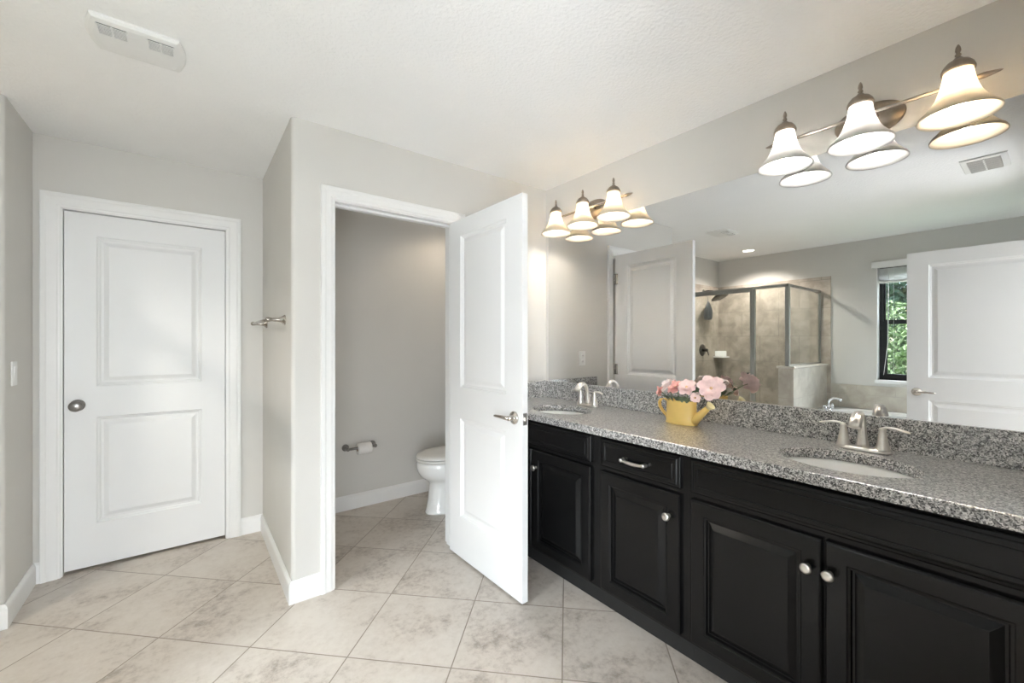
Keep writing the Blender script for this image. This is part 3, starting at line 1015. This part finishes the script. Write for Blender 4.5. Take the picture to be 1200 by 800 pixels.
reg = thing('ceiling_vent', 'white slatted air register in the ceiling, seen in the mirror at upper right', 'vent', (.24, .28, CEIL))
rx0, rx1, ry0, ry1 = .085, .400, .178, .380
q = MB()
fr = [(0, 0), (.004, .008), (.03, .012), (.034, .004)]
rings = []
for ins, dz in fr:
    rings.append([(rx0 + ins, ry0 + ins, CEIL - dz), (rx1 - ins, ry0 + ins, CEIL - dz), (rx1 - ins, ry1 - ins, CEIL - dz), (rx0 + ins, ry1 - ins, CEIL - dz)])
q.loft(rings, False, False, smooth=False)
q.build('frame', 'vent', reg)
MB().box(rx0 + .03, rx1 - .03, ry0 + .03, ry1 - .03, CEIL - .003, CEIL + .0005).build('duct_shade_sheet', 'ventdark', reg)  # dark sheet painted for the shade up the duct
for i in range(6):
    x = rx0 + .055 + i * .043
    MB().add([(x + .002, ry0 + .032, CEIL - .003), (x + .004, ry0 + .032, CEIL - .003), (x - .010, ry0 + .032, CEIL - .020), (x - .012, ry0 + .032, CEIL - .020),
              (x + .002, ry1 - .032, CEIL - .003), (x + .004, ry1 - .032, CEIL - .003), (x - .010, ry1 - .032, CEIL - .020), (x - .012, ry1 - .032, CEIL - .020)],
             [(0, 1, 2, 3), (4, 5, 6, 7), (0, 1, 5, 4), (1, 2, 6, 5), (2, 3, 7, 6), (3, 0, 4, 7)]).build('vane', 'vent', reg)
MB().box(rx0 + .03, rx1 - .03, .275, .283, CEIL - .017, CEIL - .004).build('cross_bar', 'vent', reg)

# ------------------------------------------------------------------ shower
TZ = 2.075
struct('wall_tile_window_side', MB().box(FX, FX + .012, 1.614, SY - .012, 0, TZ), 'shower_tile', 'taupe tile on the shower wall beside the window', 'tiled wall')
struct('wall_tile_shower_end', MB().box(FX, LX - .03, SY - .012, SY, 0, TZ), 'shower_tile', 'taupe tile on the shower wall with the shower head', 'tiled wall')
PY0, PY1, PXE = 1.650, 1.795, -.685
struct('wall_pony', MB().box(FX + .012, PXE, PY0, PY1, 0, 1.030), 'tub_tile', 'beige tiled half wall at the end of the bathtub', 'half wall', bevel=.006)
struct('trim_4', MB().box(FX + .012, PXE + .012, PY0 - .012, PY1 + .012, 1.030, 1.054), 'cap', 'cream stone cap on the tiled half wall', 'wall cap', bevel=.004)
struct('trim_5', MB().box(-.79, PXE, PY1, SY - .012, 0, .10), 'cap', 'cream stone curb below the shower glass', 'shower curb', bevel=.006)
GX = -.735
sh = thing('shower_enclosure', 'framed clear glass shower enclosure with a hinged door', 'shower enclosure', (GX, 2.3, .10))
GT = 1.885
GY = 1.722     # side panel plane
MYY = 2.055    # mullion
SE = SY - .012
q = MB().box(GX - .018, GX + .018, GY - .018, SE, GT, GT + .032)
q.build('top_rail', 'alu', sh, bevel=.004)
MB().box(FX + .012, GX + .018, GY - .014, GY + .014, GT + .001, GT + .030).build('side_top_rail', 'alu', sh, bevel=.004)
MB().box(GX - .020, GX + .020, GY - .020, GY + .020, 1.054, GT).build('corner_post', 'alu', sh, bevel=.004)
MB().box(GX - .016, GX + .016, MYY - .017, MYY + .013, .10, GT).build('mullion', 'alu', sh, bevel=.004)
MB().box(FX + .012, FX + .030, GY - .012, GY + .012, 1.054, GT).build('wall_channel', 'alu', sh)
MB().box(GX - .014, GX + .014, SE - .02, SE, .10, GT).build('wall_channel', 'alu', sh)
MB().box(FX + .03, GX - .02, GY - .012, GY + .012, 1.054, 1.070).build('side_bottom_rail', 'alu', sh)
MB().box(GX - .014, GX + .014, PY1 + .001, MYY - .017, .10, .118).build('bottom_rail', 'alu', sh)
MB().box(GX - .003, GX + .003, PY1 + .013, MYY - .017, .118, GT).box(GX - .003, GX + .003, GY + .020, PY1 + .0129, 1.0545, GT).build('fixed_pane', 'glass', sh)
MB().box(FX + .030, GX - .020, GY - .003, GY + .003, 1.070, GT).build('side_pane', 'glass', sh)
dr = MB().box(GX - .003, GX + .003, MYY + .036, SE - .045, .135, GT - .022).build('door', 'glass', sh)
q = MB()
q.box(GX - .011, GX + .011, MYY + .016, MYY + .036, .115, GT - .002).box(GX - .011, GX + .011, SE - .045, SE - .025, .115, GT - .002)
q.box(GX - .011, GX + .011, MYY + .036, SE - .045, .115, .135).box(GX - .011, GX + .011, MYY + .036, SE - .045, GT - .022, GT - .002)
q.build('door_frame', 'alu', dr)
q = MB().box(GX + .012, GX + .034, MYY + .046, MYY + .056, .845, .965)
q.build('pull', 'black', dr, bevel=.003)

HX, HZ = -1.10, 2.0
HXX = -1.29
shd = thing('showerhead', 'dark nickel shower head on a curved arm', 'shower head', (HXX, SE, 1.97))
MB().lathe([(0, 0), (.03, 0), (.028, .006), (.014, .012), (0, .012)], (HXX, SE, 1.985), (0, -1, 0), 24).build('flange', 'oiled', shd)
MB().sweep([(HXX, SE - .005, 1.985), (HXX, SE - .06, 1.992), (HXX, SE - .12, 1.985), (HXX, SE - .17, 1.962), (HXX, SE - .195, 1.94)], .0095, 14).build('arm', 'oiled', shd)
ax = Vector((0, -.42, -.9)).normalized()
MB().lathe([(0, -.03), (.014, -.03), (.016, -.012), (.034, .002), (.070, .022), (.104, .044), (.108, .052), (.100, .056), (0, .056)], (HXX, SE - .20, 1.935), ax, 32).build('head', 'oiled', shd)
sb = thing('bath_sponge', 'grey mesh bath sponge hanging from the shower arm', 'bath sponge', (HXX, SE - .045, 1.70))
MB().sweep([(HXX - .012, SE - .05, 1.975), (HXX, SE - .05, 2.004), (HXX + .012, SE - .05, 1.975), (HXX + .004, SE - .06, 1.90), (HXX, SE - .064, 1.845)], .003, 8).build('cord', 'mesh', sb)
q = MB()
rings = []
for r, z in [(.006, 1.85), (.016, 1.835), (.032, 1.80), (.050, 1.755), (.062, 1.71), (.066, 1.67), (.060, 1.635), (.052, 1.61), (.0, 1.605)]:
    rings.append([(HXX + r * (1 + .10 * math.sin(9 * a)) * math.cos(a) * 1.05, SE - .066 + r * (1 + .10 * math.sin(9 * a)) * math.sin(a) * .75, z + .006 * math.sin(5 * a)) for a in [2 * PI * k / 60 for k in range(60)]])
q.loft(rings)
q.build('puff', 'mesh', sb)
vl = thing('shower_valve', 'dark round shower valve plate with a lever', 'shower valve', (HXX + .04, SE, 1.20))
MB().lathe([(0, 0), (.080, 0), (.080, .005), (.070, .012), (.030, .016), (0, .016)], (HXX + .03, SE, 1.195), (0, -1, 0), 40).build('plate', 'oiled', vl)
h = MB().lathe([(0, .012), (.026, .012), (.022, .035), (.020, .070), (.014, .078), (0, .079)], (HXX + .03, SE, 1.195), (0, -1, 0), 24).build('handle', 'oiled', vl)
MB().sweep([(HXX + .03, SE - .068, 1.19), (HXX + .028, SE - .078, 1.16), (HXX + .026, SE - .086, 1.125)], [.009, .008, .006], 12).build('lever', 'oiled', h)
sx = FX + .012
soap = MB()
poly = [(sx, SE), (sx, SE - .15)] + [(sx + .15 * math.sin(R(a)), SE - .15 * math.cos(R(a))) for a in range(10, 90, 10)] + [(sx + .15, SE)]
soap.prism(poly, 1.085, 1.105)
soap.prism([(sx, SE), (sx, SE - .11), (sx + .02, SE - .10), (sx + .10, SE - .02), (sx + .11, SE)], 1.105, 1.18)
tag(soap.build('corner_shelf', 'ceramic', origin=(sx + .05, SE - .05, 1.085), bevel=.004), 'white ceramic corner shelf inside the shower', 'shelf')

# ------------------------------------------------------------------ bathtub
TBX0, TBX1, TBY0, TBY1, TBZ = FX + .0125, -.86, -.02, PY0 - .0005, .565
tub = thing('bathtub', 'white drop in bathtub below the window', 'bathtub', (-1.29, .8, 0))
q = MB()
cx, cy = (TBX0 + TBX1) / 2, (TBY0 + TBY1) / 2 - .03
N = 64
ring = lambda a, b2, z: [(cx + a * math.copysign(abs(math.cos(t)) ** .6, math.cos(t)), cy + b2 * math.copysign(abs(math.sin(t)) ** .6, math.sin(t)), z) for t in [2 * PI * (k + .5) / N for k in range(N)]]
hx, hy = (TBX1 - TBX0) / 2, (TBY1 - TBY0) / 2
def rect_ring(z):
    o = []
    for k in range(N):
        t = 2 * PI * (k + .5) / N
        c_, s_ = math.cos(t), math.sin(t)
        m_ = 1 / max(abs(c_), abs(s_))
        o.append(((TBX0 + TBX1) / 2 + hx * c_ * m_, (TBY0 + TBY1) / 2 + hy * s_ * m_, z))
    return o
q.loft([rect_ring(TBZ - .03), rect_ring(TBZ), ring(hx - .09, hy - .14, TBZ + .004), ring(hx - .105, hy - .16, TBZ - .004), ring(hx - .13, hy - .2, .40), ring(hx - .16, hy - .26, .18), ring(hx - .22, hy - .36, .125)], True, True)
q.build('basin', 'acrylic', tub)
MB().box(TBX1 - .02, TBX1, TBY0, TBY1, 0, TBZ - .0305).build('apron', 'tub_tile', tub)
TBF = TBZ + .0045
tf = thing('tub_faucet', 'chrome arched tub spout at the half wall end of the bathtub', 'faucet', (-1.30, 1.525, TBF + .003))
FYT = 1.525
MB().lathe([(0, 0), (.030, 0), (.028, .006), (.020, .012), (0, .012)], (-1.30, FYT, TBF), (0, 0, 1), 24).build('base', 'chrome', tf)
pts = [(-1.30, FYT, TBF + .01), (-1.30, FYT, TBF + .06)] + [(-1.30, FYT - .065 + .065 * math.cos(R(a)), TBF + .075 + .055 * math.sin(R(a))) for a in range(0, 150, 18)]
MB().sweep(pts, [.016, .014] + [.013] * (len(pts) - 2), 14).build('spout', 'chrome', tf)
for s in (-1, 1):
    hh = MB().lathe([(0, 0), (.026, 0), (.022, .010), (.015, .045), (0, .05)], (-1.30 + s * .11, FYT, TBF), (0, 0, 1), 20).build('handle', 'chrome', tf)
    MB().sweep([(-1.30 + s * .11, FYT, TBF + .045), (-1.30 + s * .16, FYT, TBF + .055), (-1.30 + s * .19, FYT, TBF + .052)], [.008, .007, .004], 10).build('lever', 'chrome', hh)
struct('wall_tile_tub', MB().box(FX, FX + .012, -.055, 1.6135, 0, .825), 'tub_tile', 'low band of beige tile on the wall above the bathtub', 'tiled wall')

# ------------------------------------------------------------------ window
win = thing('window_1', 'black framed single hung window above the bathtub', 'window', (FX, .78, WZ0), kind='structure')
q = MB()
t = .008
q.box(FX - .145, FX + .004, WY0, WY0 + t, WZ0, WZ1).box(FX - .145, FX + .004, WY1 - t, WY1, WZ0, WZ1).box(FX - .145, FX + .004, WY0 + t, WY1 - t, WZ1 - t, WZ1)
q.build('reveal', 'trim', win)
MB().box(FX - .145, FX + .025, WY0 - .02, WY1 + .012, WZ0 - .035, WZ0).build('sill', 'trim', win, bevel=.003)
a0, a1, b0, b1 = WY0 + t, WY1 - t, WZ0, WZ1 - t
fx = FX - .13
q = MB().box(fx, fx + .05, a0, a0 + .03, b0, b1).box(fx, fx + .05, a1 - .03, a1, b0, b1).box(fx, fx + .05, a0 + .03, a1 - .03, b1 - .03, b1).box(fx, fx + .05, a0 + .03, a1 - .03, b0, b0 + .03)
q.build('frame', 'black', win)
zm = 1.50
for nm, xo, z0, z1, sw_ in (('upper_sash', fx + .006, zm + .012, b1 - .03, .018), ('lower_sash', fx + .028, b0 + .03, zm + .035, .035)):
    g0, g1 = a0 + .03, a1 - .03
    k = MB().box(xo, xo + .02, g0, g0 + sw_, z0, z1).box(xo, xo + .02, g1 - sw_, g1, z0, z1).box(xo, xo + .02, g0 + sw_, g1 - sw_, z1 - .036, z1).box(xo, xo + .02, g0 + sw_, g1 - sw_, z0, z0 + .034)
    sash = k.build(nm, 'black', win)
    MB().box(xo + .008, xo + .012, g0 + sw_, g1 - sw_, z0 + .034, z1 - .036).build('pane', 'glass', sash)
bl = thing('window_blind', 'white raised slat blind at the top of the window', 'blind', (FX, .78, WZ1))
MB().box(FX + .0055, FX + .055, WY0 - .035, WY1 + .035, 2.105, 2.172).build('valance', 'blind', bl, bevel=.004)
q = MB()
for i in range(13):
    z = 2.10 - i * .0105
    q.box(FX - .06, FX - .01, WY0 + .018, WY1 - .018, z - .004, z)
q.build('slat_stack', 'blind', bl)
MB().box(FX - .062, FX - .008, WY0 + .018, WY1 - .018, 1.945, 1.966).build('bottom_rail', 'blind', bl, bevel=.003)
MB().sweep([(FX + .003, WY1 - .10, 2.10), (FX + .004, WY1 - .095, 1.30), (FX + .005, WY1 - .06, .95)], .0025, 8).build('tilt_wand', 'blind', bl)
MB().sweep([(FX - .004, WY1 - .14, 2.10), (FX - .004, WY1 - .14, .98)], .0008, 6).build('cord', 'blind', bl)

# ------------------------------------------------------------------ garden
struct('ground', MB().box(-14, FX - .15, -6, 9, -.30, -.20), 'grass', 'lawn outside the bathroom window', 'lawn')


def leaf_cloud(q, c, rx, ry, rz, n, size):
    for _ in range(n):
        while True:
            p = Vector((random.uniform(-1, 1), random.uniform(-1, 1), random.uniform(-1, 1)))
            if .25 < p.length < 1:
                break
        p = Vector(c) + Vector((p.x * rx, p.y * ry, p.z * rz))
        d = Vector((random.gauss(0, 1), random.gauss(0, 1), random.gauss(0, .8))).normalized()
        e_ = d.orthogonal().normalized()
        e_ = (Matrix.Rotation(random.uniform(0, 2 * PI), 3, d) @ e_)
        f_ = d.cross(e_)
        s_ = size * random.uniform(.6, 1.4)
        q.add([p - e_ * s_, p + f_ * s_ * .45 + d * s_ * .1, p + e_ * s_, p - f_ * s_ * .45 + d * s_ * .1], [(0, 1, 2, 3)])


def shrub(x, y, z0, r, h, matl, label, cat='shrub', n=6000, size=.042, name='shrub', trunk=False):
    root = thing(name, label, cat, (x, y, -.20), 'garden plants outside the window')
    q = MB()
    leaf_cloud(q, (x, y, z0 + h / 2), r, r * 1.1, h / 2, n, size)
    q.build('foliage', matl, root)
    q = MB()
    if trunk:
        q.sweep([(x, y, -.2), (x + .03, y - .05, z0 * .5), (x, y, z0 + h * .5)], [.12, .09, .05], 10)
    else:
        for k in range(5):
            q.sweep([(x, y, -.2), (x + .3 * r * math.cos(k * 1.3), y + .3 * r * math.sin(k * 1.3), z0 + h * .25), (x + .6 * r * math.cos(k * 1.3), y + .6 * r * math.sin(k * 1.3), z0 + h * .6)], [.02, .015, .008], 6)
    q.build('trunk' if trunk else 'stems', 'bark', root)


shrub(-6.4, 2.0, -.2, .85, 2.3, 'leafl', 'bright green shrub outside the window, behind the lower pane')
shrub(-6.5, 0.1, -.2, .85, 2.0, 'leafl', 'bright green shrub outside, hidden behind the entry door')
shrub(-6.6, 4.0, -.2, .9, 2.0, 'leafl', 'bright green shrub farther along the garden wall')
shrub(-9.2, 2.9, .3, 1.75, 4.4, 'leafd', 'dark leafy tree behind the upper window pane', 'tree', 9000, .085, 'tree', True)
shrub(-9.4, -1.4, .3, 1.8, 4.2, 'leafd', 'dark leafy tree beyond the garden shrub', 'tree', 5000, .10, 'tree', True)
shrub(-9.6, 7.0, .3, 1.9, 4.2, 'leafd', 'dark leafy tree at the far side of the garden', 'tree', 5000, .10, 'tree', True)

# ------------------------------------------------------------------ watering can with flowers
KX, KY, KZ = 1.955, 1.150, CTZ
can = thing('watering_can', 'small yellow tin watering can on the granite countertop', 'watering can', (KX, KY, KZ))


def oval(a, b2, z, n=44):
    return [(KX + a * math.cos(2 * PI * k / n), KY + b2 * math.sin(2 * PI * k / n), z) for k in range(n)]


CH = .118
MB().loft([oval(.046, .081, KZ + .0005), oval(.048, .083, KZ + .003), oval(.046, .080, KZ + .006), oval(.045, .078, KZ + .05), oval(.044, .077, KZ + CH - .003), oval(.0455, .0785, KZ + CH), oval(.0425, .0755, KZ + CH), oval(.042, .075, KZ + CH - .02), oval(.042, .075, KZ + .006), oval(.005, .01, KZ + .005)]).build('body', 'can', can)
hp = [(KX, KY + .075, KZ + .108), (KX, KY + .092, KZ + .117), (KX, KY + .112, KZ + .113), (KX, KY + .123, KZ + .096), (KX, KY + .120, KZ + .074), (KX, KY + .106, KZ + .055), (KX, KY + .090, KZ + .040), (KX, KY + .078, KZ + .030), (KX, KY + .076, KZ + .020)]
q = MB()
rings = []
P = [Vector(p) for p in hp]
for i, p in enumerate(P):
    t = (P[min(i + 1, len(P) - 1)] - P[max(i - 1, 0)]).normalized()
    n_ = Vector((1, 0, 0)); b_ = t.cross(n_)
    rings.append([p + n_ * .012 * sx_ + b_ * .0022 * sy_ for sx_, sy_ in ((-1, -1), (1, -1), (1, 1), (-1, 1))])
q.loft(rings, smooth=False)
q.build('handle', 'can', can)
sp0, sp1 = Vector((KX, KY - .066, KZ + .022)), Vector((KX - .004, KY - .142, KZ + .098))
sdir = (sp1 - sp0).normalized()
spt = MB().sweep([sp0, sp0.lerp(sp1, .4), sp1], [.024, .018, .0125], 20).build('spout', 'can', can)
MB().lathe([(0, -.004), (.0125, -.004), (.0215, .014), (.0215, .017), (.019, .018), (0, .020)], sp1, sdir, 24).build('rose', 'can_in', spt)


def petal_mesh(q, c, ax, ang, L, wd, lift, curl):
    ax = ax.normalized()
    e1 = ax.orthogonal().normalized()
    e1 = Matrix.Rotation(ang, 3, ax) @ e1
    e2 = ax.cross(e1)
    rows = []
    for i in range(6):
        t = i / 5
        w_ = wd * (math.sin(PI * min(.88, .06 + t * .84)) ** .55)
        up = lift * t - curl * t * t
        row = []
        for j in (-2, -1, 0, 1, 2):
            s_ = j / 2
            row.append(c + e1 * (L * t * (1 - .08 * s_ * s_)) + e2 * (w_ * s_) + ax * (up * L + .10 * L * s_ * s_ * (t > .2) + (.05 * L * math.sin(3 * s_ + 5 * ang) + .05 * L * math.sin(9 * s_ + 3 * ang)) * t))
        rows.append(row)
    vs = [p for r in rows for p in r]
    vs2 = [p - ax * .0008 for p in vs]
    fs = [(i * 5 + j, i * 5 + j + 1, (i + 1) * 5 + j + 1, (i + 1) * 5 + j) for i in range(5) for j in range(4)]
    q.add(vs, fs, True)
    n = len(vs)
    q.add(vs2, [f[::-1] for f in fs], True)


def leaf(q, base, d, L, wd, droop=.4):
    d = Vector(d).normalized()
    side = d.cross(Vector((0, 0, 1)))
    side = side.normalized() if side.length > .05 else Vector((1, 0, 0))
    vs = []
    for i in range(8):
        t = i / 7
        c = Vector(base) + d * L * t - Vector((0, 0, droop * L * t * t))
        w_ = wd * math.sin(PI * (.05 + .93 * t)) ** .9
        vs += [c - side * w_ + Vector((0, 0, .15 * w_)), c, c + side * w_ + Vector((0, 0, .15 * w_))]
    fs = [(i * 3 + j, i * 3 + j + 1, i * 3 + 3 + j + 1, i * 3 + 3 + j) for i in range(7) for j in range(2)]
    q.add(vs, fs, True)
    q.add([v - Vector((0, 0, .0008)) for v in vs], [f[::-1] for f in fs], True)


def flower(c, ax, r, pm, label, leaves, layers=3):
    c, ax = Vector(c), Vector(ax)
    base = Vector((KX + (c.x - KX) * .2, KY + max(-.05, min(.05, (c.y - KY) * .5)), KZ + .012))
    root = thing('artificial_flower', label, 'flower', base, 'artificial flowers in the watering can')
    q = MB()
    for l in range(layers):
        n = (7, 6, 5, 4)[l]
        for k in range(n):
            petal_mesh(q, c + ax.normalized() * .003 * l, ax, 2 * PI * k / n + l * .5 + random.uniform(-.15, .15), r * (1 - .22 * l) * random.uniform(.82, 1.15), r * random.uniform(.40, .52) * (1 - .15 * l), .44 + .40 * l + random.uniform(-.12, .12), .25 + .10 * l)
    q.build('petals', pm, root)
    MB().lathe([(0, -.002), (r * .16, 0), (r * .18, .004), (r * .12, .010), (0, .012)], c + ax.normalized() * .004, ax, 14).build('core', 'core', root)
    mid = Vector((base.x * .4 + c.x * .6, base.y * .4 + c.y * .6, max(KZ + CH + .006, c.z - .02)))
    rim = Vector((KX + (base.x - KX) * .9, max(KY - .06, min(KY + .06, mid.y)), KZ + CH))
    MB().sweep([base, rim, mid.lerp(c, .5), c], [.0022, .0022, .002, .0018], 8).build('stem', 'stem', root)
    for (b, d, L, w_) in leaves:
        q = MB()
        leaf(q, b, d, L, w_)
        q.build('leaf', 'leaf', root)


fl = lambda dx, dy, dz: (KX + dx, KY + dy, KZ + dz)
flower(fl(-.03, -.168, .190), (-.75, -.35, .35), .058, 'petal', 'large pale pink artificial flower at the right, over the spout',
       [(fl(-.01, -.095, .160), (-.2, -.3, .9), .055, .014), (fl(0, -.105, .172), (.1, .3, 1), .05, .012), (fl(-.02, -.10, .150), (-.5, -.2, .5), .05, .016)])
flower(fl(-.035, -.050, .184), (-.75, -.25, .6), .044, 'petal', 'pink artificial flower above the spout side of the can rim',
       [(fl(-.040, -.030, .112), (-.35, -.25, 1), .060, .020), (fl(-.041, -.005, .112), (-.4, .12, 1), .055, .019)])
flower(fl(-.030, .008, .178), (-.6, .1, .7), .042, 'petal2', 'salmon artificial flower in the middle of the bunch',
       [(fl(-.041, .022, .112), (-.35, .3, 1), .062, .020), (fl(-.040, -.052, .112), (-.3, -.45, .9), .055, .018), (fl(-.038, .042, .112), (-.3, .5, .8), .058, .015)])
flower(fl(-.010, .060, .184), (-.5, .4, .8), .044, 'petal3', 'blush white artificial flower at the back left of the bunch',
       [(fl(-.03, .05, .118), (-.5, .35, .6), .07, .016)])
flower(fl(-.020, .098, .152), (-.6, .6, .35), .034, 'petal2', 'small coral artificial flower drooping over the can handle',
       [(fl(-.02, .07, .120), (-.4, .5, .7), .06, .012)], 3)
flower(fl(.020, -.060, .185), (.1, -.2, .95), .036, 'petal3', 'small whitish artificial flower between the pink blooms',
       [(fl(.0, -.07, .150), (-.1, -.2, .9), .07, .013)], 3)
flower(fl(-.040, -.094, .142), (-.7, -.45, .1), .026, 'petal', 'pink artificial flower drooping lowest beside the spout', [], 2)
